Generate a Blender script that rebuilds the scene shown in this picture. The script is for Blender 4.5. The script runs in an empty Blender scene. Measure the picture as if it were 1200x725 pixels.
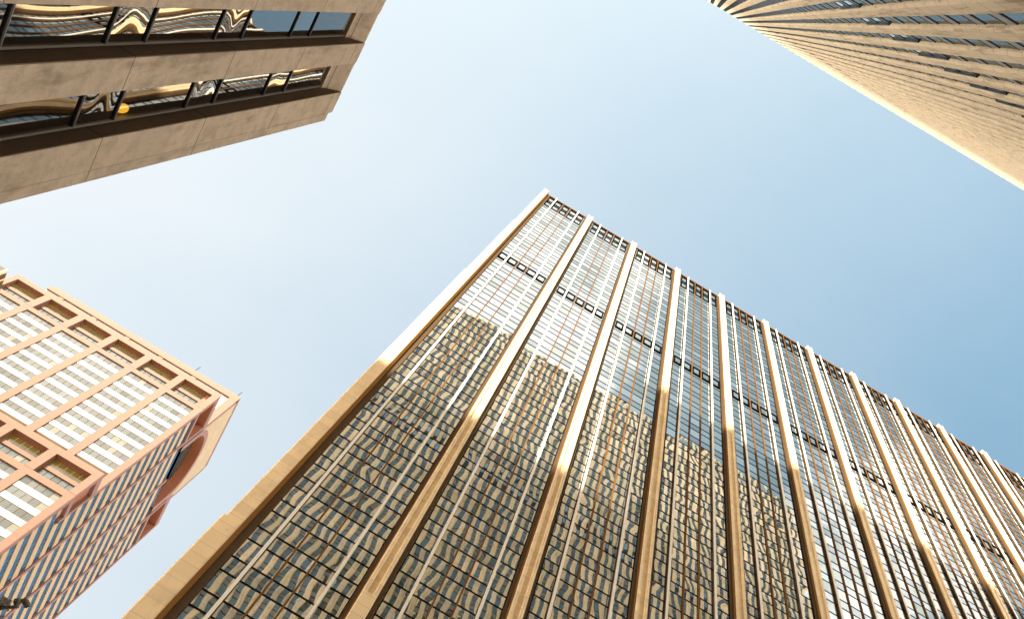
import bpy, math, random
from mathutils import Matrix, Vector

random.seed(7)
S = bpy.context.scene
COL = S.collection
H0 = 1.6                       # camera height; facade heights below are given above the camera

# ------------------------------------------------------------------ camera
F = 1200.0                     # focal length in 1200-px-wide photograph pixels
TH = math.atan(404.6 / F)      # angle between the optical axis and the zenith
ST, CT = math.sin(TH), math.cos(TH)
EX = (0.8588, 0.5124)          # picture direction of the street (+X)
cam_d = bpy.data.cameras.new('camera')
cam = bpy.data.objects.new('camera', cam_d)
COL.objects.link(cam)
xh, qh = Vector((1, 0, 0)), Vector((0, CT, -ST))
right = xh * EX[0] - qh * EX[1]
down = xh * EX[1] + qh * EX[0]
fwd = Vector((0, ST, CT))
M = Matrix((right, -down, -fwd)).transposed().to_4x4()
M.translation = Vector((0, 0, H0))
cam.matrix_world = M
cam_d.sensor_width = 36.0
cam_d.lens = 36.0
cam_d.shift_x = -19.0 / 1200
cam_d.shift_y = 11.5 / 1200
cam_d.clip_start = 0.05
cam_d.clip_end = 6000
S.camera = cam

# ------------------------------------------------------------------ sun, sky, exposure
SUN = Vector((-0.80, -1.0, 2.507)).normalized()
sun_el = math.asin(SUN.z)
sun_az = math.atan2(SUN.x, SUN.y)      # clockwise from +Y
sl = bpy.data.lights.new('sun', 'SUN')
sl.energy = 3.8
sl.angle = math.radians(0.53)
sl.color = (1.0, 0.90, 0.74)
so = bpy.data.objects.new('sun', sl)
so.rotation_euler = SUN.to_track_quat('Z', 'Y').to_euler()
so.location = (-60, -80, 250)
COL.objects.link(so)

W = bpy.data.worlds.new('World')
S.world = W
W.use_nodes = True
S.view_settings.view_transform = 'Standard'
S.view_settings.look = 'None'
S.view_settings.gamma = 1.0
S.view_settings.exposure = 3.0
SKY_STRENGTH = 0.051


class NT:
    """small helper to write node trees"""
    def __init__(self, tree):
        self.t = tree
        tree.nodes.clear()

    def n(self, typ, **kw):
        nd = self.t.nodes.new(typ)
        for k, v in kw.items():
            setattr(nd, k, v)
        return nd

    def put(self, sock, v):
        if v is None:
            return
        if isinstance(v, bpy.types.NodeSocket):
            self.t.links.new(v, sock)
        else:
            if sock.type == 'RGBA' and isinstance(v, (tuple, list)) and len(v) == 3:
                v = tuple(v) + (1.0,)
            sock.default_value = v

    def math(self, op, a, b=None, c=None, clamp=False):
        nd = self.n('ShaderNodeMath', operation=op)
        nd.use_clamp = clamp
        for i, v in enumerate((a, b, c)):
            self.put(nd.inputs[i], v)
        return nd.outputs[0]

    def vmath(self, op, a, b=None, scale=None):
        nd = self.n('ShaderNodeVectorMath', operation=op)
        self.put(nd.inputs[0], a)
        self.put(nd.inputs[1], b)
        if scale is not None:
            self.put(nd.inputs['Scale'], scale)
        return nd.outputs['Value'] if op in ('DOT_PRODUCT', 'LENGTH') else nd.outputs[0]

    def mix(self, f, a, b, blend='MIX'):
        nd = self.n('ShaderNodeMix', data_type='RGBA', blend_type=blend)
        self.put(nd.inputs[0], f)
        self.put(nd.inputs[6], a)
        self.put(nd.inputs[7], b)
        return nd.outputs[2]

    def noise(self, vec, scale, detail=2.0, rough=0.5, dim='3D', w=None):
        nd = self.n('ShaderNodeTexNoise', noise_dimensions=dim)
        self.put(nd.inputs['Vector'], vec)
        if w is not None:
            self.put(nd.inputs['W'], w)
        nd.inputs['Scale'].default_value = scale
        nd.inputs['Detail'].default_value = detail
        nd.inputs['Roughness'].default_value = rough
        return nd

    def ramp(self, f, lo, hi, a=0.0, b=1.0):
        nd = self.n('ShaderNodeMapRange')
        nd.interpolation_type = 'SMOOTHSTEP'
        self.put(nd.inputs[0], f)
        for i, v in enumerate((lo, hi, a, b)):
            nd.inputs[1 + i].default_value = v
        return nd.outputs[0]


def build_world():
    g = NT(W.node_tree)
    sky = g.n('ShaderNodeTexSky')
    sky.sky_type = 'NISHITA'
    sky.sun_disc = False
    sky.sun_elevation = sun_el
    sky.sun_rotation = sun_az
    sky.altitude = 50
    sky.air_density = 1.0
    sky.dust_density = 0.7
    sky.ozone_density = 0.0
    d = g.n('ShaderNodeTexCoord').outputs['Generated']
    d = g.vmath('NORMALIZE', d)
    sp = g.n('ShaderNodeSeparateXYZ')
    g.put(sp.inputs[0], d)
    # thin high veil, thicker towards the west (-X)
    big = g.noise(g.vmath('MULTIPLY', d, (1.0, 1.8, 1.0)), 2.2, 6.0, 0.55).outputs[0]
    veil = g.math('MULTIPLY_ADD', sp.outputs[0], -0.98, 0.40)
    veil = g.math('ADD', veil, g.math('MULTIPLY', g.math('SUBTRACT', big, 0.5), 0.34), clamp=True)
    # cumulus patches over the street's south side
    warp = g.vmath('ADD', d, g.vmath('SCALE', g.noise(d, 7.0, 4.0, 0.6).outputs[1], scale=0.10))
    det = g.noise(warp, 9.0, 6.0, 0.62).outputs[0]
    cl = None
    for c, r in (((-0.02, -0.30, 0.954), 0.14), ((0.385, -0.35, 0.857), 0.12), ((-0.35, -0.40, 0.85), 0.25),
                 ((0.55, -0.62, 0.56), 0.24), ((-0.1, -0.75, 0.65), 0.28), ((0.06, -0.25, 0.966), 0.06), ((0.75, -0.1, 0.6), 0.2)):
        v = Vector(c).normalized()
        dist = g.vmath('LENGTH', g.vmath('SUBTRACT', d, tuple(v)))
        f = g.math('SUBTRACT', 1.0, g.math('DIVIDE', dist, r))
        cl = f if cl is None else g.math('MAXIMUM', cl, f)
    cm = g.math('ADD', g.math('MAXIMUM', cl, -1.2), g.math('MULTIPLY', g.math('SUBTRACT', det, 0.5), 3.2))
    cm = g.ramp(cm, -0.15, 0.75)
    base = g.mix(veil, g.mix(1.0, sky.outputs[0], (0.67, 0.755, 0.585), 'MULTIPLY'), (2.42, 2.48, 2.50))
    # unseen bright haze added low over the horizon to fill shaded facades
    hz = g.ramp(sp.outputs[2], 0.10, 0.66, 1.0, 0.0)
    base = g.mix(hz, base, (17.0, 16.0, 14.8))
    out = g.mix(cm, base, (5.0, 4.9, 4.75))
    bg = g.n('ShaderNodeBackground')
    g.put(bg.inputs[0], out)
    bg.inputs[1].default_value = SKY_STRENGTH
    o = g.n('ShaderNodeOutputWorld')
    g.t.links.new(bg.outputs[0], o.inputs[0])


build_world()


# ------------------------------------------------------------------ mesh helpers
class MB:
    def __init__(self):
        self.v, self.f, self.m, self.p = [], [], [], []

    def poly(self, pts, m=0, pid=0.0):
        b = len(self.v)
        self.v += [tuple(p) for p in pts]
        self.f.append(tuple(range(b, b + len(pts))))
        self.m.append(m)
        self.p.append(pid)

    def box(self, x0, x1, y0, y1, z0, z1, m=0, pid=0.0):
        b = len(self.v)
        self.v += [(x0, y0, z0), (x1, y0, z0), (x1, y1, z0), (x0, y1, z0),
                   (x0, y0, z1), (x1, y0, z1), (x1, y1, z1), (x0, y1, z1)]
        for q in ((0, 3, 2, 1), (4, 5, 6, 7), (0, 1, 5, 4), (1, 2, 6, 5), (2, 3, 7, 6), (3, 0, 4, 7)):
            self.f.append(tuple(b + i for i in q))
            self.m.append(m)
            self.p.append(pid)

    def prism(self, prof, z0, z1, m=0):
        """vertical prism from a plan outline"""
        n = len(prof)
        b = len(self.v)
        self.v += [(x, y, z0) for x, y in prof] + [(x, y, z1) for x, y in prof]
        for i in range(n):
            j = (i + 1) % n
            self.f.append((b + i, b + j, b + n + j, b + n + i))
            self.m.append(m)
            self.p.append(0)
        self.f.append(tuple(b + n + i for i in range(n)))
        self.f.append(tuple(b + n - 1 - i for i in range(n)))
        self.m += [m, m]
        self.p += [0, 0]

    def tube(self, a, b_, r, n=12, m=0, r2=None):
        a, b_ = Vector(a), Vector(b_)
        r2 = r if r2 is None else r2
        ax = (b_ - a).normalized()
        u = ax.orthogonal().normalized()
        w = ax.cross(u)
        s = len(self.v)
        for c, rr in ((a, r), (b_, r2)):
            for i in range(n):
                t = 2 * math.pi * i / n
                self.v.append(tuple(c + (u * math.cos(t) + w * math.sin(t)) * rr))
        for i in range(n):
            j = (i + 1) % n
            self.f.append((s + i, s + j, s + n + j, s + n + i))
            self.m.append(m)
            self.p.append(0)
        self.f.append(tuple(s + n - 1 - i for i in range(n)))
        self.f.append(tuple(s + n + i for i in range(n)))
        self.m += [m, m]
        self.p += [0, 0]


def build(name, mb, mats, parent=None, bevel=0.0, smooth=False, rel=True):
    """links mb as ONE mesh object; coordinates are world x, y and height above the camera"""
    if not isinstance(mats, (list, tuple)):
        mats = [mats]
    off = Vector((0, 0, 0))
    if parent is not None:
        off = ORG[parent.name]
    dz = H0 if rel else 0.0
    me = bpy.data.meshes.new(name)
    me.from_pydata([(x - off.x, y - off.y, z + dz - off.z) for x, y, z in mb.v], [], mb.f)
    for mt in mats:
        me.materials.append(mt)
    me.polygons.foreach_set('material_index', mb.m)
    at = me.attributes.new('pid', 'FLOAT', 'FACE')
    at.data.foreach_set('value', [float(x) for x in mb.p])
    if smooth:
        me.polygons.foreach_set('use_smooth', [True] * len(mb.f))
    me.update()
    o = bpy.data.objects.new(name, me)
    COL.objects.link(o)
    if parent is not None:
        o.parent = parent
        ORG[o.name] = off
    if bevel:
        md = o.modifiers.new('edge', 'BEVEL')
        md.width = bevel
        md.segments = 2
        md.limit_method = 'ANGLE'
        md.harden_normals = False
    return o


ORG = {}


def thing(name, label, cat, loc, group=None):
    o = bpy.data.objects.new(name, None)
    o.location = loc
    o.empty_display_size = 0.5
    COL.objects.link(o)
    ORG[o.name] = Vector(loc)
    o['label'] = label
    o['category'] = cat
    if group:
        o['group'] = group
    return o


def again(o, dx=0, dy=0, dz=0, parent=None):
    """another copy of a part (and its sub-parts), moved"""
    c = o.copy()
    COL.objects.link(c)
    c.parent = parent or o.parent
    c.location = o.location + Vector((dx, dy, dz))
    for k in list(o.children):
        kc = k.copy()
        COL.objects.link(kc)
        kc.parent = c
    return c


# ------------------------------------------------------------------ materials
def newmat(name):
    m = bpy.data.materials.new(name)
    m.use_nodes = True
    return m, NT(m.node_tree)


def finish(g, sh):
    o = g.n('ShaderNodeOutputMaterial')
    g.t.links.new(sh, o.inputs[0])


def principled(g, col, rough=0.6, metal=0.0, spec=0.4, normal=None):
    b = g.n('ShaderNodeBsdfPrincipled')
    g.put(b.inputs['Base Color'], col)
    g.put(b.inputs['Roughness'], rough)
    g.put(b.inputs['Metallic'], metal)
    b.inputs['Specular IOR Level'].default_value = spec
    if normal is not None:
        g.put(b.inputs['Normal'], normal)
    return b.outputs[0]


def height(g):
    p = g.n('ShaderNodeNewGeometry').outputs['Position']
    sp = g.n('ShaderNodeSeparateXYZ')
    g.put(sp.inputs[0], p)
    return p, sp.outputs[0], sp.outputs[1], sp.outputs[2]


def joint_mask(g, coord, period, offs, width):
    """1 on thin joint lines at coord = off (mod period)"""
    out = None
    for o in offs:
        a = g.math('SUBTRACT', coord, o)
        w = g.math('PINGPONG', a, period / 2.0)
        k = g.math('LESS_THAN', w, width / 2.0)
        out = k if out is None else g.math('MAXIMUM', out, k)
    return out


def stone(name, col, var=0.12, joints=(), jcol=0.35, stain=0.0, stain_col=(0.05, 0.035, 0.022), rough=0.75,
          sscale=(0.5, 0.5, 0.12), grain=0.06, slab=None, mottle=0.0):
    """joints: list of (axis, period, offsets, width)"""
    m, g = newmat(name)
    p, x, y, z = height(g)
    n1 = g.noise(p, 0.35, 4, 0.6).outputs[0]
    n2 = g.noise(p, 14.0, 3, 0.6).outputs[0]
    c = g.mix(g.math('MULTIPLY', g.ramp(n1, 0.3, 0.7), var * 2), col, tuple(v * 0.72 for v in col))
    c = g.mix(g.math('MULTIPLY', n2, grain * 3), c, tuple(min(1, v * 1.25) for v in col))
    ax = {'x': x, 'y': y, 'z': z}
    if mottle:
        n3 = g.noise(p, 2.6, 7, 0.68).outputs[0]
        c = g.mix(g.math('MULTIPLY', g.ramp(n3, 0.42, 0.66), mottle), c, tuple(v * 0.55 for v in col))
        n4 = g.noise(p, 5.0, 5, 0.7).outputs[0]
        c = g.mix(g.math('MULTIPLY', g.ramp(n4, 0.55, 0.75), mottle), c, tuple(min(1, v * 1.25) for v in col))
    if slab:
        # every slab its own slight tone
        cell = g.n('ShaderNodeCombineXYZ')
        for i, (a, per, o) in enumerate(slab):
            g.put(cell.inputs[i], g.math('FLOOR', g.math('DIVIDE', g.math('SUBTRACT', ax[a], o), per)))
        wn = g.n('ShaderNodeTexWhiteNoise')
        g.put(wn.inputs[0], cell.outputs[0])
        c = g.mix(g.math('MULTIPLY', wn.outputs[0], 0.45), c, tuple(v * 0.74 for v in col))
    if stain:
        mp = g.vmath('MULTIPLY', p, sscale)
        s = g.noise(mp, 2.2, 6, 0.65).outputs[0]
        c = g.mix(g.math('MULTIPLY', g.ramp(s, 0.50, 0.68), stain), c, stain_col)
    jm = None
    for a, per, offs, w in joints:
        k = joint_mask(g, ax[a], per, offs, w)
        jm = k if jm is None else g.math('MAXIMUM', jm, k)
    if jm is not None:
        c = g.mix(g.math('MULTIPLY', jm, 0.85), c, tuple(v * jcol for v in col))
    bp = g.n('ShaderNodeBump')
    bp.inputs['Strength'].default_value = 0.25
    bp.inputs['Distance'].default_value = 0.02
    g.put(bp.inputs['Height'], n2)
    finish(g, principled(g, c, rough, spec=0.06, normal=bp.outputs[0]))
    return m


def paint(name, col, rough=0.45, metal=0.0, var=0.1, spec=0.4):
    m, g = newmat(name)
    p, x, y, z = height(g)
    n1 = g.noise(p, 1.3, 4, 0.6).outputs[0]
    c = g.mix(g.math('MULTIPLY', n1, var * 2), col, tuple(v * 0.7 for v in col))
    finish(g, principled(g, c, rough, metal, spec))
    return m


def mirror_glass(name, tint, refl=0.7, under=(0.02, 0.025, 0.03), amp=0.03, scale=0.7, rough=0.01, stretch=(1, 1, 1),
                 tilt=0.003, seethrough=0.0, tintvar=0.12, amp2=0.0, fresnel=0.25, blinds=0.0):
    """coated glass: every pane reflects through its own slow ripples"""
    m, g = newmat(name)
    geo = g.n('ShaderNodeNewGeometry')
    p = geo.outputs['Position']
    at = g.n('ShaderNodeAttribute', attribute_name='pid')
    pid = at.outputs['Fac']
    shift = g.n('ShaderNodeCombineXYZ')
    g.put(shift.inputs[0], g.math('MULTIPLY', pid, 37.1))
    g.put(shift.inputs[1], g.math('MULTIPLY', pid, 91.7))
    g.put(shift.inputs[2], g.math('MULTIPLY', pid, 53.3))
    q = g.vmath('ADD', g.vmath('MULTIPLY', p, stretch), shift.outputs[0])
    nz = g.noise(q, scale, 0.5, 0.4).outputs[1]
    wn = g.n('ShaderNodeTexWhiteNoise', noise_dimensions='1D')
    g.put(wn.inputs['W'], g.math('MULTIPLY', pid, 17.3))
    wv = g.math('MULTIPLY_ADD', wn.outputs[0], 1.5, 0.15)
    pert = g.vmath('SCALE', g.vmath('SUBTRACT', nz, (0.5, 0.5, 0.5)), scale=g.math('MULTIPLY', wv, amp))
    t = g.vmath('SCALE', g.vmath('SUBTRACT', wn.outputs[1], (0.5, 0.5, 0.5)), scale=tilt)
    nrm = g.vmath('ADD', g.vmath('ADD', geo.outputs['Normal'], pert), t)
    if amp2:
        nz2 = g.noise(q, scale * 3.1, 0.5, 0.4).outputs[1]
        nrm = g.vmath('ADD', nrm, g.vmath('SCALE', g.vmath('SUBTRACT', nz2, (0.5, 0.5, 0.5)), scale=amp2))
    nrm = g.vmath('NORMALIZE', nrm)
    gl = g.n('ShaderNodeBsdfGlossy')
    wn2 = g.n('ShaderNodeTexWhiteNoise', noise_dimensions='1D')
    g.put(wn2.inputs['W'], g.math('MULTIPLY_ADD', pid, 29.0, 4.0))
    tc = g.mix(wn2.outputs[0], tuple(min(1, v * (1 + tintvar)) for v in tint), tuple(v * (1 - tintvar) for v in tint))
    g.put(gl.inputs['Color'], tc)
    g.put(gl.inputs['Roughness'], rough)
    g.put(gl.inputs['Normal'], nrm)
    df = g.n('ShaderNodeBsdfDiffuse')
    if blinds:
        bl = g.math('GREATER_THAN', wn2.outputs[0], 1.0 - blinds)
        under = g.mix(bl, under, (0.20, 0.185, 0.14))
    g.put(df.inputs['Color'], under)
    low = df.outputs[0]
    if seethrough:
        tr = g.n('ShaderNodeBsdfTransparent')
        g.put(tr.inputs['Color'], (0.75, 0.78, 0.75))
        ms = g.n('ShaderNodeMixShader')
        ms.inputs[0].default_value = seethrough
        g.t.links.new(low, ms.inputs[1])
        g.t.links.new(tr.outputs[0], ms.inputs[2])
        low = ms.outputs[0]
    lw = g.n('ShaderNodeLayerWeight')
    lw.inputs[0].default_value = 0.3
    fac = g.math('MULTIPLY_ADD', lw.outputs['Facing'], fresnel, refl - fresnel * 0.4, clamp=True)
    mx = g.n('ShaderNodeMixShader')
    g.put(mx.inputs[0], fac)
    g.t.links.new(low, mx.inputs[1])
    g.t.links.new(gl.outputs[0], mx.inputs[2])
    finish(g, mx.outputs[0])
    return m


FL = 3.78                                  # storey height of the central tower
LZ = 121.46 + H0                           # one of its sill lines, world height
# ----- central tower
m_pil = stone('warm_limestone', (0.80, 0.63, 0.40), 0.14, joints=[('z', FL, (50.11 + H0, 48.97 + H0, 47.9 + H0), 0.035)],
              jcol=0.5, stain=0.16, stain_col=(0.20, 0.13, 0.07), slab=[('z', FL / 3, 0.4)], sscale=(0.8, 0.8, 0.3))
m_panel = stone('warm_limestone_panel', (0.78, 0.59, 0.36), 0.25, joints=[('z', FL / 3, (0.5,), 0.04)], jcol=1.35,
                stain=0.3, stain_col=(0.22, 0.14, 0.08), slab=[('z', FL / 3, 0.5)], sscale=(0.6, 0.6, 0.4))
m_bronze = paint('dark_bronze_frame', (0.007, 0.005, 0.004), 0.9, 0.0, spec=0.0)
m_gold = paint('tan_bronze_trim', (0.21, 0.10, 0.03), 0.9, 0.0, spec=0.0)
m_alu = paint('pale_aluminium', (0.80, 0.76, 0.69), 0.7, 0.0, spec=0.1)
m_fin = paint('brown_bronze', (0.10, 0.068, 0.042), 0.9, 0.0, spec=0.0)
m_thin = paint('tan_mullion', (0.16, 0.08, 0.03), 0.9, 0.0, spec=0.0)
m_trans = paint('black_transom', (0.014, 0.010, 0.008), 0.8, spec=0.0)
m_gt = mirror_glass('vision_glass', (0.84, 0.88, 0.79), 0.60, (0.035, 0.04, 0.038), tintvar=0.2, amp=0.017, scale=0.46, tilt=0.005, stretch=(1.0, 1.0, 0.8))
m_gs = mirror_glass('spandrel_glass', (0.78, 0.82, 0.82), 0.56, (0.025, 0.03, 0.033), tintvar=0.2, amp=0.010, scale=0.55, tilt=0.004)
m_roof = stone('roof_gravel', (0.30, 0.28, 0.25), 0.1)


def in_frame(x, y, z):
    c = z * CT + y * ST
    if c <= 0:
        return False
    b = (y * CT - z * ST) / c * F
    a = x / c * F
    px, py = 619 + a * EX[0] - b * EX[1], 374 + a * EX[1] + b * EX[0]
    return -10 < px < 1210 and -10 < py < 735


# ------------------------------------------------------------------ ground and street
def flat(name, x0, x1, y0, y1, z, mat):
    mb = MB()
    mb.poly([(x0, y0, z), (x1, y0, z), (x1, y1, z), (x0, y1, z)])
    o = build(name, mb, mat, rel=False)
    o['kind'] = 'structure'
    return o


m_ground = stone('city_ground', (0.24, 0.22, 0.20), 0.1)
m_asph = stone('asphalt', (0.06, 0.06, 0.062), 0.2, rough=0.9)
m_pave = stone('pavement_slabs', (0.42, 0.39, 0.34), 0.1, joints=[('x', 1.2, (0.0,), 0.02), ('y', 1.2, (0.0,), 0.02)], jcol=0.5)
m_line = paint('road_paint', (0.75, 0.73, 0.68), 0.7)
flat('ground', -3000, 3000, -3000, 3000, -0.16, m_ground)
flat('road', -400, 400, 7.0, 31.0, -0.12, m_asph)
mb = MB()
mb.box(-400, 400, -3.5, 7.0, -0.16, 0.0)
o = build('pavement', mb, m_pave, rel=False)
o['kind'] = 'structure'
mb = MB()
mb.box(-400, 400, 31.0, 39.2, -0.16, 0.0)
o = build('pavement', mb, m_pave, rel=False)
o['kind'] = 'structure'
mb = MB()
for k in range(-30, 31):
    mb.poly([(k * 9, 18.9, -0.116), (k * 9 + 3, 18.9, -0.116), (k * 9 + 3, 19.05, -0.116), (k * 9, 19.05, -0.116)])
o = build('road_marking', mb, m_line, rel=False)
o['kind'] = 'structure'


# ------------------------------------------------------------------ CENTRAL TOWER (glass bays between limestone pilasters)
PITCH = 9.32
NB = 11
X1 = -9.56
ZT = 184.9
BASE = -H0
tower = thing('office_tower', 'tall mirrored glass office tower with pale stone pilasters, filling the lower right',
              'office tower', (X1 + NB * PITCH / 2, 55, 0))
GY = 39.62                                # glass plane
XR = X1 + NB * PITCH

mb = MB()
mb.box(X1 - 0.15, XR + 0.9, GY + 0.12, 78, BASE, ZT - 1.6)
build('core_wall', mb, m_pil, tower)
mb = MB()
mb.box(X1 + 0.2, XR + 0.6, GY + 0.5, 77.5, ZT - 1.6, ZT - 1.2)
build('roof', mb, m_roof, tower)


def pilaster_profile(x, w, y0=39.0, yb=GY + 0.2, ch=0.07):
    return [(x, y0 + ch), (x + ch, y0), (x + w - ch, y0), (x + w, y0 + ch), (x + w, yb), (x, yb)]


def make_pilaster(x):
    mb = MB()
    w = 1.02
    zp = 54.1
    # plain foot below, recessed centre panel above
    mb.prism(pilaster_profile(x, w), BASE, zp)
    bw = 0.26
    mb.prism([(x, 39.07), (x + .07, 39.0), (x + bw, 39.0), (x + bw + .05, 39.10), (x + bw + .05, GY + .2), (x, GY + .2)], zp, ZT)
    mb.prism([(x + w - bw - .05, 39.10), (x + w - bw, 39.0), (x + w - .07, 39.0), (x + w, 39.07), (x + w, GY + .2), (x + w - bw - .05, GY + .2)], zp, ZT)
    mb.box(x + bw + .05, x + w - bw - .05, 39.09, GY + .2, ZT - 0.5, ZT - 0.003)
    o = build('pilaster', mb, m_pil, tower)
    mp = MB()
    mp.box(x + bw + .052, x + w - bw - .052, 39.13, GY + .19, zp + 0.002, ZT - 0.505)
    pn = build('centre_panel', mp, m_panel, o)
    return o


first = make_pilaster(-0.24)
for k in range(2, NB + 1):
    again(first, dx=(k - 1) * PITCH)
# corner pilaster, widening downwards in steps
mb = MB()
for z0, z1, xl in ((BASE, 53.5, -10.04), (53.5, 120.0, -9.86), (120.0, 153.5, -9.75), (153.5, ZT, -9.63)):
    mb.prism([(xl, 39.10), (xl + .10, 39.0), (-8.82, 39.0), (-8.72, 39.04), (-8.72, 39.55), (-8.72, 43), (xl, 43)], z0, z1)
o = build('corner_pilaster', mb, m_pil, tower)
mb = MB()
mb.prism([(-8.717, 39.03), (-8.48, 39.22), (-8.48, 39.6), (-8.717, 39.6)], BASE, ZT - 1.2)
build('corner_trim', mb, m_gold, tower)

# dark bronze jambs and gold edge trims either side of every pilaster
jm = MB()
jm.box(0.785, 1.06, 39.36, GY + .1, BASE, ZT - 1.5)
j0 = build('bronze_jamb', jm, m_fin, tower)
jl = MB()
jl.box(-0.56, -0.245, 39.36, GY + .1, BASE, ZT - 1.5)
j1 = build('bronze_jamb', jl, m_fin, tower)
tm = MB()
tm.box(-0.33, -0.244, 39.16, 39.357, BASE, ZT - 1.2)
t1 = build('edge_trim', tm, m_gold, tower)
for k in range(NB + 1):
    dx = (k - 1) * PITCH
    if k not in (0, 1):
        again(j0, dx=dx)
        again(j1, dx=dx)
        again(t1, dx=dx)
cj = MB()
cj.box(-8.48, -8.0, 39.40, GY + .1, BASE, ZT - 1.5)
build('bronze_jamb', cj, m_fin, tower)

# mullions: two pale and two thin tan ones in each bay
cols = [1.43, 2.86, 4.40, 5.87, 7.45, 8.94]     # column edges from the pilaster's left side
mb = MB()
mb.box(X1 + 2.86 - .13, X1 + 2.86 + .08, 39.28, 39.37, BASE, ZT - 0.6)
wm = build('pale_mullion', mb, m_alu, tower)
mb = MB()
mb.box(X1 + 2.86 - .11, X1 + 2.86 + .06, 39.372, GY + .08, BASE, ZT - 0.7)
build('fin', mb, m_fin, wm)
mb = MB()
mb.box(X1 + 4.40 - .055, X1 + 4.40 + .055, 39.48, GY + .06, BASE, ZT - 1.3)
tmn = build('thin_mullion', mb, m_thin, tower)
for k in range(NB):
    if k:
        again(wm, dx=k * PITCH)
        again(tmn, dx=k * PITCH)
    again(wm, dx=k * PITCH + 7.45 - 2.86)
    again(tmn, dx=k * PITCH + 5.87 - 4.40)

# panes
rows = []          # (z0, z1, kind)
k = -14
while True:
    zt = 121.46 - FL * k
    if zt > 176.3:
        k += 1
        continue
    if zt < BASE + 3:
        break
    rows.append((zt - 2.2, zt, 't'))
    rows.append((zt - FL, zt - 2.2, 's'))
    k += 1
ztop = max(r[1] for r in rows)
rows.append((ztop, 176.1, 's') if ztop < 175.6 else (ztop, ztop + .01, 's'))
panes = []
for b in range(NB):
    for c in range(5):
        xa, xb = X1 + b * PITCH + cols[c], X1 + b * PITCH + cols[c + 1]
        for z0, z1, kd in rows:
            if z1 - z0 > 0.2:
                panes.append((xa, xb, z0, z1, kd))


def add_pane(mb, p):
    xa, xb, z0, z1, kd = p
    mb.poly([(xa + .02, GY, z0 + .03), (xb - .02, GY, z0 + .03), (xb - .02, GY, z1 - .03), (xa + .02, GY, z1 - .03)],
            0 if kd == 't' else 1, random.random() * 10)


seen = [p for p in panes if in_frame((p[0] + p[1]) / 2, GY, (p[2] + p[3]) / 2)]
seen.sort(key=lambda p: -((p[3] - p[2]) * (p[1] - p[0])) / (((p[0] + p[1]) / 2) ** 2 + GY ** 2 + p[2] ** 2) ** 1.5)
near = set(seen[:100])
rest = MB()
for p in panes:
    if p in near:
        mb = MB()
        add_pane(mb, p)
        build('window', mb, [m_gt, m_gs], tower)
    else:
        add_pane(rest, p)
# the tall panes of the top storey behind the frames
for b in range(NB):
    for c in range(5):
        xa, xb = X1 + b * PITCH + cols[c], X1 + b * PITCH + cols[c + 1]
        for z0, z1 in ((176.1, 183.2), (183.2, 184.2)):
            add_pane(rest, (xa, xb, z0, z1, 't'))
o = build('window', rest, [m_gt, m_gs], tower)
o['kind'] = 'stuff'

# transoms: one grid per bay
tr = MB()
for z0, z1, kd in rows:
    for c in range(5):
        tr.box(X1 + cols[c] + .03, X1 + cols[c + 1] - .03, GY - .03, GY + .05, z1 - .06, z1 + .06)
for xc in cols:
    tr.box(X1 + xc - .035, X1 + xc + .035, GY - .024, GY + .047, min(q[0] for q in rows), 176.1)
t0 = build('transom_grid', tr, m_trans, tower)
for b in range(1, NB):
    again(t0, dx=b * PITCH)
# top rail
mb = MB()
mb.box(X1 + 1.05, X1 + 9.3, GY - .14, GY + .3, 184.0, 184.25)
r0 = build('top_rail', mb, m_gold, tower)
for b in range(1, NB):
    again(r0, dx=b * PITCH)


def frame_mesh(mb, xa, xb, z0, z1, bars, t=.18, y=GY - .10):
    mb.box(xa, xa + t, y, GY + .03, z0, z1)
    mb.box(xb - t, xb, y, GY + .03, z0, z1)
    for zc in bars:
        mb.box(xa + t, xb - t, y + .003, GY + .03, zc, zc + t)


for c in range(5):
    xa, xb = X1 + cols[c] + .12, X1 + cols[c + 1] - .12
    mb = MB()
    frame_mesh(mb, xa, xb, 176.2, 183.1, (176.2, 178.9, 180.1, 182.93))
    f0 = build('louvre_frame', mb, m_bronze, tower)
    mb = MB()
    frame_mesh(mb, xa, xb, 133.75, 136.6, (133.75, 136.43))
    f1 = build('vent_frame', mb, m_bronze, tower)
    for b in range(1, NB):
        again(f0, dx=b * PITCH)
        again(f1, dx=b * PITCH)

# ------------------------------------------------------------------ RIBBED TOWER (upper right, overhead)
YD, ZD = -3.8, 228.0
DP = 1.52
DX0, DX1 = -18.7, 76.0
FD = 3.26
m_dst = stone('buff_granite', (0.68, 0.56, 0.40), 0.12, joints=[('z', FD, (29.0 + H0, 30.63 + H0), 0.05)], jcol=0.42, stain=0.75,
              stain_col=(0.30, 0.215, 0.125), sscale=(2.0, 2.0, 0.16), slab=[('x', DP, DX0), ('z', FD, 0.3)], mottle=0.1)
m_dgl = mirror_glass('blue_grey_glass', (0.50, 0.57, 0.57), 0.42, (0.07, 0.09, 0.095), amp=0.02, scale=0.8, tilt=0.01)
m_dsp = paint('grey_spandrel', (0.17, 0.175, 0.165), 0.4)
m_dfr = paint('black_window_bar', (0.012, 0.011, 0.011), 0.45)
m_belt = mirror_glass('plant_floor_glass', (0.85, 0.88, 0.86), 0.75, (0.02, 0.025, 0.03), amp=0.02, scale=0.8, tilt=0.01)
ribbed = thing('ribbed_tower', 'buff stone tower with closely spaced vertical ribs, overhead at upper right',
               'office tower', ((DX0 + DX1) / 2, -30, 0))
mb = MB()
mb.box(DX0, DX1, -55, YD - .30, BASE, ZD - .9)
build('core_wall', mb, m_dst, ribbed)
mb = MB()
mb.box(-70, DX0 - .003, -55, YD - .32, BASE, 193.2)
build('lower_wing', mb, m_dst, ribbed)
mb = MB()
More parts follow.
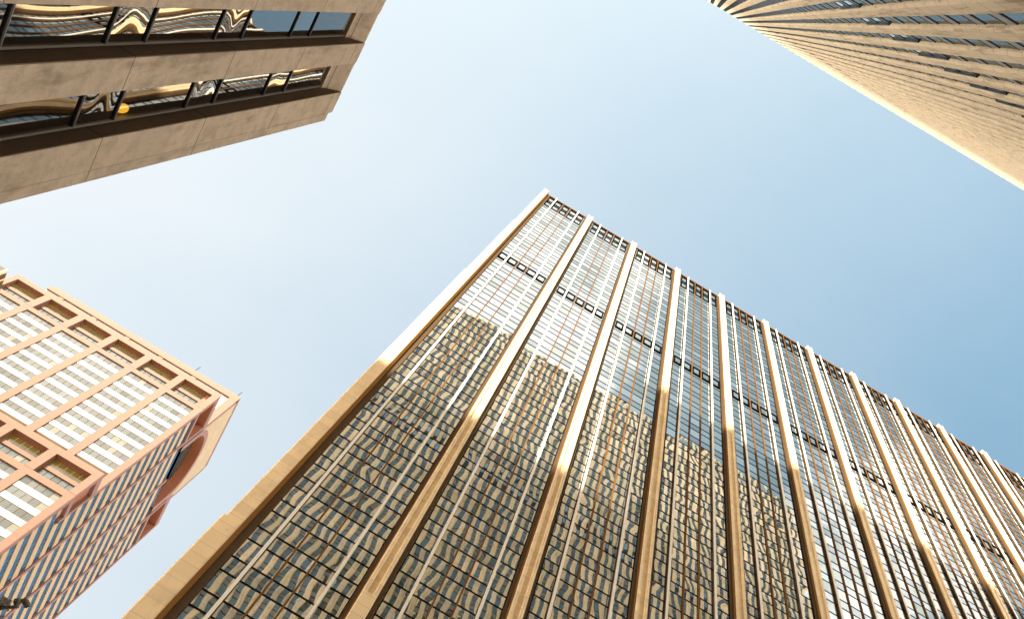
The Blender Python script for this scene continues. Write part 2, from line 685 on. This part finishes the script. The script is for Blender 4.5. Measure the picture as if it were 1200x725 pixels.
mb.prism([(DX0, YD - .33), (DX0, YD - .09), (DX0 + .12, YD), (DX0 + .66, YD), (DX0 + .78, YD - .09), (DX0 + .78, YD - .33)], BASE, ZD)
p0 = build('rib', mb, m_dst, ribbed)
mb = MB()
xa, xb = DX0 + .783, DX0 + DP - .003
z = BASE + 4.0
ph = 29.95 - math.floor((29.95 - BASE - 4) / FD) * FD
z = ph
ybk = YD - .20
mats = [m_dgl, m_dsp, m_dfr, m_belt]
i = 0
while z < ZD - 5:
    belt = (49.0 < z < 55.0) or (157.5 < z < 164.0)
    mb.box(xa, xb, ybk - .02, ybk + .02, z + 1.05, z + FD, 0 if not belt else 3, (i * 0.618) % 1 * 9)
    mb.box(xa, xb, ybk - .02, ybk + .03, z, z + 1.05, 1 if not belt else 2)
    for zz in (z, z + 1.05):
        mb.box(xa, xb, ybk - .015, ybk + .045, zz - .07, zz + .07, 2)
    if belt:
        mb.box(xa, xa + .08, ybk, ybk + .12, z, z + FD, 2)
        mb.box(xb - .08, xb, ybk, ybk + .12, z, z + FD, 2)
    z += FD
    i += 1
mb.box(xa, xb, ybk - .02, ybk + .04, z, ZD - 1.2, 1)
mb.box(xa, xb, ybk - .02, ybk + .10, ZD - 1.2, ZD - .6, 2)
s0 = build('window_strip', mb, mats, ribbed)
n = int((DX1 - DX0) / DP)
for k in range(1, n + 1):
    again(p0, dx=k * DP)
    if k < n:
        again(s0, dx=k * DP)

# ------------------------------------------------------------------ STONE BLOCK (upper left, close)
K = 0.8
XA = -8.0
AF = 3.96                                 # storey
AZ = 29.02                                # parapet height above camera
AY0, AY1 = -3.2, 9.58 * K
m_ast = stone('brown_limestone', (0.66, 0.52, 0.38), 0.26, joints=[('z', 3.92, (20.52 + H0,), 0.03)], jcol=0.22, stain=0.40,
              stain_col=(0.20, 0.145, 0.095), sscale=(0.5, 0.9, 0.22), slab=[('y', 1.57, 5.18), ('z', 3.92 / 3, 20.52 + H0)], grain=0.12, mottle=0.55)
m_arev = stone('shade_toned_reveal', (0.17, 0.12, 0.085), 0.2, joints=[('z', 3.92, (20.52 + H0,), 0.03)], jcol=0.3)  # pier stone darkened: the reveal's shade is put into its colour
m_afr = paint('anthracite_frame', (0.045, 0.042, 0.040), 0.35, 0.4)
m_afl = paint('light_frame_edge', (0.30, 0.26, 0.22), 0.4, 0.2)
m_agt = mirror_glass('dark_mirror_glass', (0.86, 0.84, 0.80), 0.42, (0.008, 0.008, 0.008), amp=0.026, scale=0.5, tilt=0.01, stretch=(1, 1.4, 0.5),
                     seethrough=0.7, fresnel=0.2)
m_ags = mirror_glass('rippled_spandrel_glass', (0.86, 0.84, 0.80), 0.44, (0.008, 0.008, 0.010), amp=0.038, scale=0.6, tilt=0.02,
                     stretch=(1, 0.8, 2.6), fresnel=0.2)
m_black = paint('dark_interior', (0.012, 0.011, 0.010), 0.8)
block = thing('stone_office_block', 'close brown stone block at upper left with two strips of wavy mirror windows',
              'office block', (XA - 12, 2.2, 0))
strips = [(5.32 * K - 1.568 * j, 6.48 * K - 1.568 * j) for j in range(-1, 5)]   # window openings in Y
strips.sort()
mb = MB()
mb.box(XA - 26, XA - 1.3, AY0, AY1 - .3, BASE, AZ - 0.4)
build('core_wall', mb, m_ast, block)
# stone piers between the strips (corner pier steps back in two nibs)
edges = [AY0] + [v for s in strips for v in s] + [9.27 * K]
for j in range(0, len(edges), 2):
    mb = MB()
    mb.box(XA - 1.3, XA, edges[j], edges[j + 1], BASE, AZ)
    build('stone_pier', mb, m_ast, block, bevel=0.015)
mb = MB()
mb.box(XA - 26, XA - .001, 9.27 * K, AY1, BASE, AZ - 0.3)
build('corner_nib', mb, m_ast, block, bevel=0.02)
# reveals: thin shade-coloured linings on the far side of each opening, plus spandrel head
zs = []
zz = 17.41
while zz > BASE + 4:
    zz -= AF
while zz < AZ - 3.4:
    zs.append(zz)
    zz += AF
ZHEAD = 27.95
RY = 0.36
for a, b in strips:
    mb = MB()
    mb.box(XA - 1.3, XA - .004, b - .022, b - .001, BASE, AZ - .1)
    build('window_reveal', mb, m_arev, block)
    mb = MB()
    gx = XA - RY
    mb.box(XA - 1.3, gx + .05, a + .001, b - .023, ZHEAD + .10, AZ - .06)
    # splayed soffit up to the parapet
    y0, y1 = a + .001, b - .023
    p = [(gx + .051, 28.25), (XA - .02, AZ - .12), (XA - .02, AZ - .005), (gx + .051, AZ - .005)]
    for i in range(4):
        (xa_, za_), (xb_, zb_) = p[i], p[(i + 1) % 4]
        mb.poly([(xa_, y0, za_), (xb_, y0, zb_), (xb_, y1, zb_), (xa_, y1, za_)])
    mb.poly([(x, y0, z) for x, z in reversed(p)])
    mb.poly([(x, y1, z) for x, z in p])
    build('stone_head', mb, m_ast, block)
    for z in zs:
        for z0, z1, tall in ((z + .0, z + 2.69, True), (z + 2.69, z + AF, False)):
            if z1 > ZHEAD + .5:
                z1 = ZHEAD + .1
            if z1 - z0 < .4:
                continue
            mb = MB()
            mb.poly([(gx, a, z0 + .04), (gx, b - .08, z0 + .04), (gx, b - .08, z1 - .04), (gx, a, z1 - .04)], 0, random.random() * 10)
            w_ = build('window', mb, m_agt if tall else m_ags, block)
            fr = MB()
            fr.box(gx - .06, gx + .035, a + .001, b - .085, z0 - .040, z0 + .012, 0)
            fr.box(gx - .06, gx + .028, a + .001, b - .085, z0 + .013, z0 + .042, 1)
            fr.box(gx - .06, gx + .03, b - .084, b - .045, z0 - .038, z1 - .041, 1)
            fr.box(gx - .06, gx + .012, b - .044, b - .0225, z0 - .038, z1 - .041, 0)
            build('frame', fr, [m_afr, m_afl], w_)
# floor plates inside
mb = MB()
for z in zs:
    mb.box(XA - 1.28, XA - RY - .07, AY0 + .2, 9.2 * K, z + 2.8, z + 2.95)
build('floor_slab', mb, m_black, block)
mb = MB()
mb.box(XA - 1.299, XA - 1.2, AY0 + .3, 9.1 * K, BASE, ZHEAD)  # black sheet added so lamp glow does not spread over the core wall
build('dark_backing', mb, m_black, block)
m_lamp, g = newmat('amber_lamp')
e = g.n('ShaderNodeEmission')
g.put(e.inputs[0], (1.0, 0.50, 0.03))
e.inputs[1].default_value = 0.35
finish(g, e.outputs[0])
mb = MB()
for z0_, z1_, ra, rb in ((17.74, 17.79, .03, .07), (17.79, 17.88, .07, .09), (17.88, 17.98, .09, .085), (17.98, 18.06, .085, .05), (18.06, 18.10, .05, .02)):
    mb.tube((-8.50, 6.57, z0_), (-8.50, 6.57, z1_), ra, 20, r2=rb)
build('wall_lamp', mb, m_lamp, block)

# ------------------------------------------------------------------ TERRACOTTA TOWER (left)
SB = 2.1
m_or = stone('terracotta_panels', (0.155, 0.083, 0.055), 0.06, joints=[('x', 0.86 * SB, (0.3,), 0.05), ('z', 0.91 * SB, (0.2,), 0.05)], jcol=0.72)
m_wh = paint('white_spandrel', (0.34, 0.325, 0.29), 0.6, var=0.03, spec=0.1)
m_cr = stone('cream_spandrel', (0.29, 0.22, 0.15), 0.05)
m_crw = stone('cream_marble', (0.28, 0.22, 0.15), 0.12, stain=0.25, stain_col=(0.5, 0.36, 0.2), sscale=(0.15, 0.15, 0.15))
m_mv = stone('mauve_side_stone', (0.175, 0.105, 0.095), 0.06)  # mauve tone for side faces; the same piers are orange in front
m_tc = stone('terracotta_shade_tone', (0.22, 0.085, 0.05), 0.08)  # terracotta again, its shaded recess tone put into the colour
m_bgf = mirror_glass('grey_front_glass', (0.52, 0.54, 0.50), 0.42, (0.09, 0.085, 0.07), amp=0.03, scale=0.5, tilt=0.05, tintvar=0.25, blinds=0.08)
m_bol = mirror_glass('olive_glass', (0.40, 0.34, 0.16), 0.45, (0.16, 0.12, 0.04), amp=0.03, scale=0.5, tilt=0.05, tintvar=0.2)
m_bgs = mirror_glass('blue_side_glass', (0.26, 0.40, 0.54), 0.66, (0.05, 0.10, 0.15), amp=0.03, scale=0.4, tilt=0.05, tintvar=0.2)
m_dkw = paint('dark_brown_metal', (0.055, 0.042, 0.034), 0.7, 0.0, spec=0.05)
m_bm = paint('tan_glazing_bar', (0.11, 0.05, 0.024), 0.8, spec=0.0)
pink = thing('terracotta_tower', 'salmon terracotta tower with white window bands, blue striped side and an arch near the top',
             'office tower', (-38 * SB, 70 * SB, 0))


def sbox(mb, x0, x1, y0, y1, z0, z1, m=0, pid=0.0):
    mb.box(x0 * SB, x1 * SB, y0 * SB, y1 * SB, z0 * SB, z1 * SB, m, pid)


BX0, BX1 = -51.4, -25.05
GB = BASE / SB
BW = [(-25.73 - 4.31 * k - 3.5, -25.73 - 4.31 * k) for k in range(6)]
BROW = 1.82
mb = MB()
sbox(mb, BX0, BX1 - .30, 60.62, 79.0, GB, 94.9)
build('core_wall', mb, m_cr, pink)
mb = MB()
sbox(mb, BX0, BX1 - 1.2, 60.62, 78.9, 94.9, 100.0)
build('penthouse_wall', mb, m_crw, pink)

ribbons = []          # front panes, collected, then split in 100 + rest


def front_grid(yf, ztop, nrows, zlow):
    """terracotta grid of piers, niche row and white bands; yf = front plane"""
    zn1, zn0, zs0 = ztop - .93, ztop - 4.33, ztop - 5.15
    mb = MB()
    sbox(mb, BX0, BX1, yf, yf + .60, zn1, ztop)
    build('top_beam', mb, m_or, pink)
    mb = MB()
    sbox(mb, BX0 + .01, BX1 - .01, yf + .012, yf + .60, zs0, zn0)
    build('sill_beam', mb, m_or, pink)
    xs = [BX1] + [v for w in BW for v in (w[1], w[0])] + [BX0]
    for j in range(0, len(xs), 2):
        for z0, z1 in ((zlow, zs0 - .002), (zn0 + .002, zn1 - .002)):
            mb = MB()
            sbox(mb, xs[j + 1], xs[j], yf + .002, yf + .60, z0, z1)
            build('front_pier', mb, m_or, pink)
    for xa, xb in BW:
        # niche: soffit band, olive lights, pale lights, beam, grey lights
        mb = MB()
        sbox(mb, xa + .002, xb - .002, yf + .40, yf + .60, zn0 + 1.45, zn0 + 2.0)
        build('niche_beam', mb, m_or, pink)
        mb = MB()
        for q in range(5):
            u0, u1 = xa + (xb - xa) * q / 5 + .03, xa + (xb - xa) * (q + 1) / 5 - .03
            sbox(mb, u0, u1, yf + .57, yf + .61, zn0 + 2.45, zn1 - .06, 0, random.random() * 9)
            sbox(mb, u0, u1, yf + .57, yf + .61, zn0 + 2.02, zn0 + 2.41, 1, random.random() * 9)
            sbox(mb, u0, u1, yf + .50, yf + .61, zn0 + .1, zn0 + 1.43, 1, random.random() * 9)
        build('niche_window', mb, [m_bol, m_bgf], pink)
        mb = MB()
        sbox(mb, xa + .002, xb - .002, yf + .40, yf + .62, zn1 - .05, zn1 - .003)
        build('niche_soffit', mb, m_tc, pink)
        mb = MB()
        for r in range(nrows):
            zt = zs0 - .02 - BROW * r
            sbox(mb, xa + .002, xb - .002, yf + .10, yf + .58, zt - BROW + .01, zt - 1.04)
        build('white_spandrel', mb, m_wh, pink)
        for r in range(nrows):
            zt = zs0 - .02 - BROW * r
            ribbons.append((xa, xb, yf, zt))


NROW1 = 9
front_grid(60.0, 100.3, NROW1, 75.0)
BKT = 75.5
front_grid(57.9, BKT, 12, 46.0)
mb = MB()
sbox(mb, BX0, BX1 - .32, 58.48, 60.64, GB, BKT - .1)
build('lower_bay_wall', mb, m_cr, pink)
mb = MB()
sbox(mb, BX0, BX1, 57.9, 58.5, GB, 46.0)
build('lower_bay_front', mb, m_or, pink)


def ribbon_mesh(mb, rb):
    xa, xb, yf, zt = rb
    w = (xb - xa) / 5
    for q in range(5):
        sbox(mb, xa + w * q + .01, xa + w * (q + 1) - .01, yf + .13, yf + .34, zt - 1.03, zt - .01, 0, random.random() * 9)
    for q in range(1, 5):
        sbox(mb, xa + w * q - .022, xa + w * q + .022, yf + .115, yf + .34, zt - 1.035, zt, 1)


ribbons.sort(key=lambda r: (not in_frame((r[0] + r[1]) / 2 * SB, r[2] * SB, r[3] * SB), (r[0] ** 2 + r[2] ** 2 + r[3] ** 2)))
rest = MB()
for i, rb in enumerate(ribbons):
    if i < 100:
        mb = MB()
        ribbon_mesh(mb, rb)
        build('ribbon_window', mb, [m_bgf, m_bm], pink)
    else:
        ribbon_mesh(rest, rb)
if rest.v:
    o = build('ribbon_window', rest, [m_bgf, m_bm], pink)
    o['kind'] = 'stuff'

# --- right-hand side of the tower
SY = [(60.0, 60.35), (64.1, 64.5), (69.4, 69.8), (74.55, 74.95), (78.75, 79.1)]
for y0, y1 in SY:
    mb = MB()
    sbox(mb, BX1 - .45, BX1 + .03, y0 + (.02 if y0 == 60.0 else 0), y1, 70.0 if y0 == 60.0 else GB, 100.32 if y0 not in (69.4,) else 95.2)
    build('side_pier', mb, m_mv, pink)
mb = MB()
sbox(mb, BX1 - .3, BX1 + .03, 57.92, 58.3, GB, BKT + .02)
build('side_pier', mb, m_mv, pink)
bays = [(60.35, 64.1), (64.5, 69.4), (69.8, 74.55), (74.95, 78.75)]
srows = []
zt = 95.0
r = 0
while zt > 30:
    for y0, y1 in bays:
        srows.append((58.3 if y0 < 61 and zt < 69.9 else y0, y1, zt))
    zt -= BROW
srows.sort(key=lambda s: (not in_frame(BX1 * SB, (s[0] + s[1]) / 2 * SB, s[2] * SB), s[0] ** 2 + s[2] ** 2))
rest = MB()


def side_mesh(mb, s):
    y0, y1, zt = s
    x = BX1 - .16
    npn = 7 if y1 - y0 > 5.2 else 5
    w = (y1 - y0) / npn
    for q in range(npn):
        for za, zb in ((zt - .93, zt - .48), (zt - .45, zt)):
            pid = random.random() * 9
            mb.poly([(x * SB, (y0 + w * q + .02) * SB, za * SB), (x * SB, (y0 + w * (q + 1) - .02) * SB, za * SB),
                     (x * SB, (y0 + w * (q + 1) - .02) * SB, zb * SB), (x * SB, (y0 + w * q + .02) * SB, zb * SB)], 0, pid)
    sbox(mb, BX1 - .31, x - .01, y0 - .01, y1 + .01, zt - .96, zt + .02, 1)


for i, s in enumerate(srows):
    if i < 100:
        mb = MB()
        side_mesh(mb, s)
        build('side_window', mb, [m_bgs, m_dkw], pink)
    else:
        side_mesh(rest, s)
o = build('side_window', rest, [m_bgs, m_dkw], pink)
o['kind'] = 'stuff'
for y0, y1 in bays:
    mb = MB()
    z = 95.0
    while z > 30:
        sbox(mb, BX1 - .305, BX1 - .08, y0, y1, z - BROW + .03, z - .97)
        z -= BROW
    build('cream_spandrel', mb, m_cr, pink)
mb = MB()
z = 95.0
while z > 30:
    if z < 71:
        sbox(mb, BX1 - .305, BX1 - .08, 58.3, 60.36, z - BROW + .03, z - .97)
    z -= BROW
build('cream_spandrel', mb, m_cr, pink)
# beams and niches at the head of the plain side bays
for y0, y1 in (bays[0], bays[3]):
    for z0, z1 in ((94.98, 95.5), (99.3, 100.33)):
        mb = MB()
        sbox(mb, BX1 - 1.19, BX1 + .02, y0 - .02, y1 + .02, z0, z1 + .01)
        build('side_beam', mb, m_mv, pink)
    mb = MB()
    sbox(mb, BX1 - 1.19, BX1 - 1.1, y0, y1, 95.5, 99.3)
    sbox(mb, BX1 - 1.1, BX1 - .05, y0, y0 + .02, 95.5, 99.3)
    sbox(mb, BX1 - 1.1, BX1 - .05, y1 - .02, y1, 95.5, 99.3)
    sbox(mb, BX1 - 1.1, BX1 - .05, y0 + .02, y1 - .02, 99.24, 99.297)
    build('side_niche', mb, m_tc, pink)
    mb = MB()
    for q in range(4):
        w = (y1 - y0 - .2) / 4
        sbox(mb, BX1 - 1.10, BX1 - 1.05, y0 + .1 + w * q + .04, y0 + .1 + w * (q + 1) - .04, 96.2, 98.9, 0, random.random() * 9)
    build('niche_window', mb, m_bol, pink)
# lower bay niche on the side
mb = MB()
sbox(mb, BX1 - .7, BX1 + .03, 58.3, 60.02, BKT - .9, BKT + .02)
sbox(mb, BX1 - .7, BX1 + .03, 58.3, 60.02, 70.6, 71.25)
build('side_beam', mb, m_mv, pink)
mb = MB()
sbox(mb, BX1 - .7, BX1 - .31, 58.3, 60.02, 71.25, 74.6)
build('side_niche', mb, m_tc, pink)

# crown with the arch
CY0, CY1, CZ = 64.3, 74.95, 109.35
mb = MB()
sbox(mb, BX0 - .1, BX1 - 1.3, CY0 + .35, CY1, 99.9, CZ - .5)
build('crown_core', mb, m_crw, pink)
mb = MB()
sbox(mb, BX0 - .1, BX1 - .95, CY0 + .2, CY0 + .5, 99.95, 108.1)
build('crown_front', mb, m_wh, pink)
mb = MB()
sbox(mb, BX0 - .1, BX1, CY0, CY0 + .5, 108.1, CZ)
build('crown_coping', mb, m_or, pink)
mb = MB()
sbox(mb, BX1 - .95, BX1 - .002, CY0 + .003, CY0 + .5, 99.95, 108.098)
build('crown_pier', mb, m_or, pink)
for k in range(5):
    xx = -25.73 - 4.31 * k - 3.5
    mb = MB()
    sbox(mb, (xx - .81) * 1.0717 + 1.0, xx * 1.0717 + .75, CY0 + .05, CY0 + .5, 99.95, 108.095)
    build('crown_pier', mb, m_or, pink)
# arch wall on the right side
yc, zc, ri, ro = 69.55, 98.9, 4.0, 4.75
YL, YR, ZB, ZTp = CY0 + .5, CY1, 95.2, 108.65
XF, XBk = BX1 - .02, BX1 - 1.25


def arc(r, n=40, yl=None, yr=None):
    pts = []
    for i in range(n + 1):
        t = math.pi * i / n
        pts.append((yc - r * math.cos(t), zc + r * math.sin(t)))
    return pts


def outer(n=40):
    pts = []
    for i in range(n + 1):
        t = math.pi * i / n
        dy, dz = -math.cos(t), math.sin(t)
        k1 = ((YR - yc) / dy) if dy > 1e-6 else (((YL - yc) / dy) if dy < -1e-6 else 1e9)
        k2 = ((ZTp - zc) / dz) if dz > 1e-6 else 1e9
        k_ = min(k1, k2)
        pts.append((yc + dy * k_, zc + dz * k_))
    return pts


def strip(mb, A, B, x, m=0):
    for i in range(len(A) - 1):
        mb.poly([(x * SB, A[i][0] * SB, A[i][1] * SB), (x * SB, A[i + 1][0] * SB, A[i + 1][1] * SB),
                 (x * SB, B[i + 1][0] * SB, B[i + 1][1] * SB), (x * SB, B[i][0] * SB, B[i][1] * SB)], m)


Ai, Ao, Or = arc(ri), arc(ro), outer()
mb = MB()
strip(mb, Ao, Or, XF)
# corners of the rectangle that the fan of spokes cuts off
for ycn in (YL, YR):
    cand = [p for p in Or if (p[0] <= YL + 1e-4 if ycn == YL else p[0] >= YR - 1e-4)]
    hi = max(cand, key=lambda p: p[1])
    top = min([p for p in Or if p[1] >= ZTp - 1e-4], key=lambda p: abs(p[0] - ycn))
    mb.poly([(XF * SB, hi[0] * SB, hi[1] * SB), (XF * SB, ycn * SB, ZTp * SB), (XF * SB, top[0] * SB, top[1] * SB)])
build('arch_wall', mb, m_crw, pink)
mb = MB()
low_i = [(yc - ri, ZB)] + Ai + [(yc + ri, ZB)]
low_o = [(yc - ro, ZB)] + Ao + [(yc + ro, ZB)]
strip(mb, low_i, low_o, XF + .03)
for i in range(len(low_o) - 1):
    a, b = low_o[i], low_o[i + 1]
    mb.poly([(XF * SB, a[0] * SB, a[1] * SB), (XF * SB, b[0] * SB, b[1] * SB), ((XF + .03) * SB, b[0] * SB, b[1] * SB), ((XF + .03) * SB, a[0] * SB, a[1] * SB)])
build('arch_ring', mb, m_mv, pink)
mb = MB()
for i in range(len(low_i) - 1):
    a, b = low_i[i], low_i[i + 1]
    mb.poly([((XF + .03) * SB, a[0] * SB, a[1] * SB), ((XF + .03) * SB, b[0] * SB, b[1] * SB), (XBk * SB, b[0] * SB, b[1] * SB), (XBk * SB, a[0] * SB, a[1] * SB)])
build('arch_soffit', mb, m_tc, pink)
mb = MB()
mb.poly([((XBk + .05) * SB, y * SB, z * SB) for y, z in ((yc - ri, ZB), (yc + ri, ZB), (yc + ri, zc + 1.6), (yc - ri, zc + 1.6))], 0, 1.3)
build('arch_window', mb, m_bgs, pink)
mb = MB()
for q in range(9):
    z = zc + 1.6 + q * .30
    hw = math.sqrt(max(0.1, ri * ri - (z - zc + .2) ** 2))
    sbox(mb, XBk, XBk + .12, yc - hw, yc + hw, z, z + .16)
build('arch_louvre', mb, m_dkw, pink)
mb = MB()
sbox(mb, BX1 - 1.2, BX1, CY0 + .502, CY1 + .05, ZTp, CZ)
build('side_coping', mb, m_mv, pink)
mb = MB()
sbox(mb, BX1 - 1.2, BX1, CY1 - .003, CY1 + .3, 100.3, ZTp)
build('crown_end', mb, m_mv, pink)
mb = MB()
sbox(mb, BX1 - .03, BX1 - .0, CY0 + .02, CY0 + .36, 100.3, ZTp)
build('crown_edge', mb, m_mv, pink)
for xx, yy in ((-25.6, CY0 + .25), (-31.6, CY0 + .25)):
    mb = MB()
    mb.tube((xx * SB, yy * SB, CZ * SB), (xx * SB, yy * SB, (CZ + 1.7) * SB), .07, 8)
    build('antenna', mb, m_bronze, pink)

# ------------------------------------------------------------------ DARK TOWER CORNER (far left edge)
m_cbr = stone('dark_brown_stone', (0.085, 0.06, 0.038), 0.15)
m_ccr = paint('cream_band', (0.55, 0.46, 0.28), 0.7, spec=0.05)
kx, ky, kz = -45.4, 52.0, 86.6
dark = thing('brown_tower', 'dark brown tower with cream edge strips, only its roof corner showing at the left border', 'building', (kx - 15, ky + 12, 0))
mb = MB()
mb.box(kx - 30, kx - .5, ky + .5, ky + 24, BASE, kz - .1)
build('wall', mb, m_cbr, dark)
mb = MB()
mb.box(kx - .24, kx, ky - .02, ky + .24, BASE, kz)
build('cream_strip', mb, m_ccr, dark)
mb = MB()
mb.box(kx - .46, kx - .05, ky + .242, ky + 24, BASE, kz - .05, 0)
build('side_wall', mb, m_cbr, dark)
mb = MB()
mb.box(kx - .3, kx + .03, ky + .85, ky + 1.05, BASE, kz - .2)
build('cream_strip', mb, m_ccr, dark)
mb = MB()
mb.box(kx - 30, kx - .242, ky + .02, ky + .46, BASE, kz - .02)
build('front_wall', mb, m_cbr, dark)

# ------------------------------------------------------------------ STREET CAMERA on a pole (lower left corner)
m_gal = paint('weathered_grey_metal', (0.55, 0.50, 0.42), 0.5, 0.0)
m_dk = paint('dark_metal', (0.20, 0.17, 0.14), 0.5, 0.0)
m_shield = paint('pale_metal', (0.55, 0.55, 0.53), 0.4, 0.2)
m_lens = paint('lens_glass', (0.01, 0.01, 0.012), 0.08)
px_, py_ = -3.05, 6.73
post = thing('street_camera', 'grey street camera on a thin arm, in front of the blue striped tower side', 'street camera', (px_, py_, 0))
mb = MB()
mb.tube((px_, py_, BASE), (px_, py_, 6.5), .07, 16, r2=.05)
build('pole', mb, m_gal, post)
mb = MB()
mb.tube((px_, py_, 6.0), (-2.160, 6.000, 6.0), .013, 10)
mb.tube((-2.275, 6.085, 5.985), (-2.275, 6.085, 6.02), .022, 10)
build('arm', mb, m_dk, post)
mb = MB()
mb.box(-2.315, -2.262, 6.03, 6.066, 6.0, 6.05)
mb.box(-2.256, -2.226, 6.012, 6.052, 6.0, 6.035)
mb.tube((-2.262, 6.040, 6.02), (-2.250, 6.032, 6.02), .012, 8)
mb.tube((-2.235, 6.055, 6.0), (-2.215, 6.085, 6.0), .012, 8)
build('junction_box', mb, m_gal, post, bevel=.005)
mb = MB()
mb.tube((-2.192, 5.985, 6.01), (-2.172, 5.962, 6.01), .030, 14, r2=.024)
build('swivel_joint', mb, m_dk, post)
mb = MB()
mb.tube((-2.176, 5.960, 6.01), (-2.148, 5.935, 6.01), .018, 12, r2=.014)
build('neck', mb, m_gal, post)
mb = MB()
mb.tube((-2.152, 5.918, 6.01), (-2.096, 5.950, 5.995), .023, 16)
build('camera_body', mb, m_dk, post)
mb = MB()
mb.tube((-2.148, 5.902, 6.015), (-2.082, 5.938, 6.0), .011, 12)
build('sun_shield', mb, m_shield, post)
mb = MB()
mb.tube((-2.096, 5.950, 5.995), (-2.090, 5.954, 5.993), .017, 16)
build('lens', mb, m_lens, post)

bpy.context.view_layer.update()
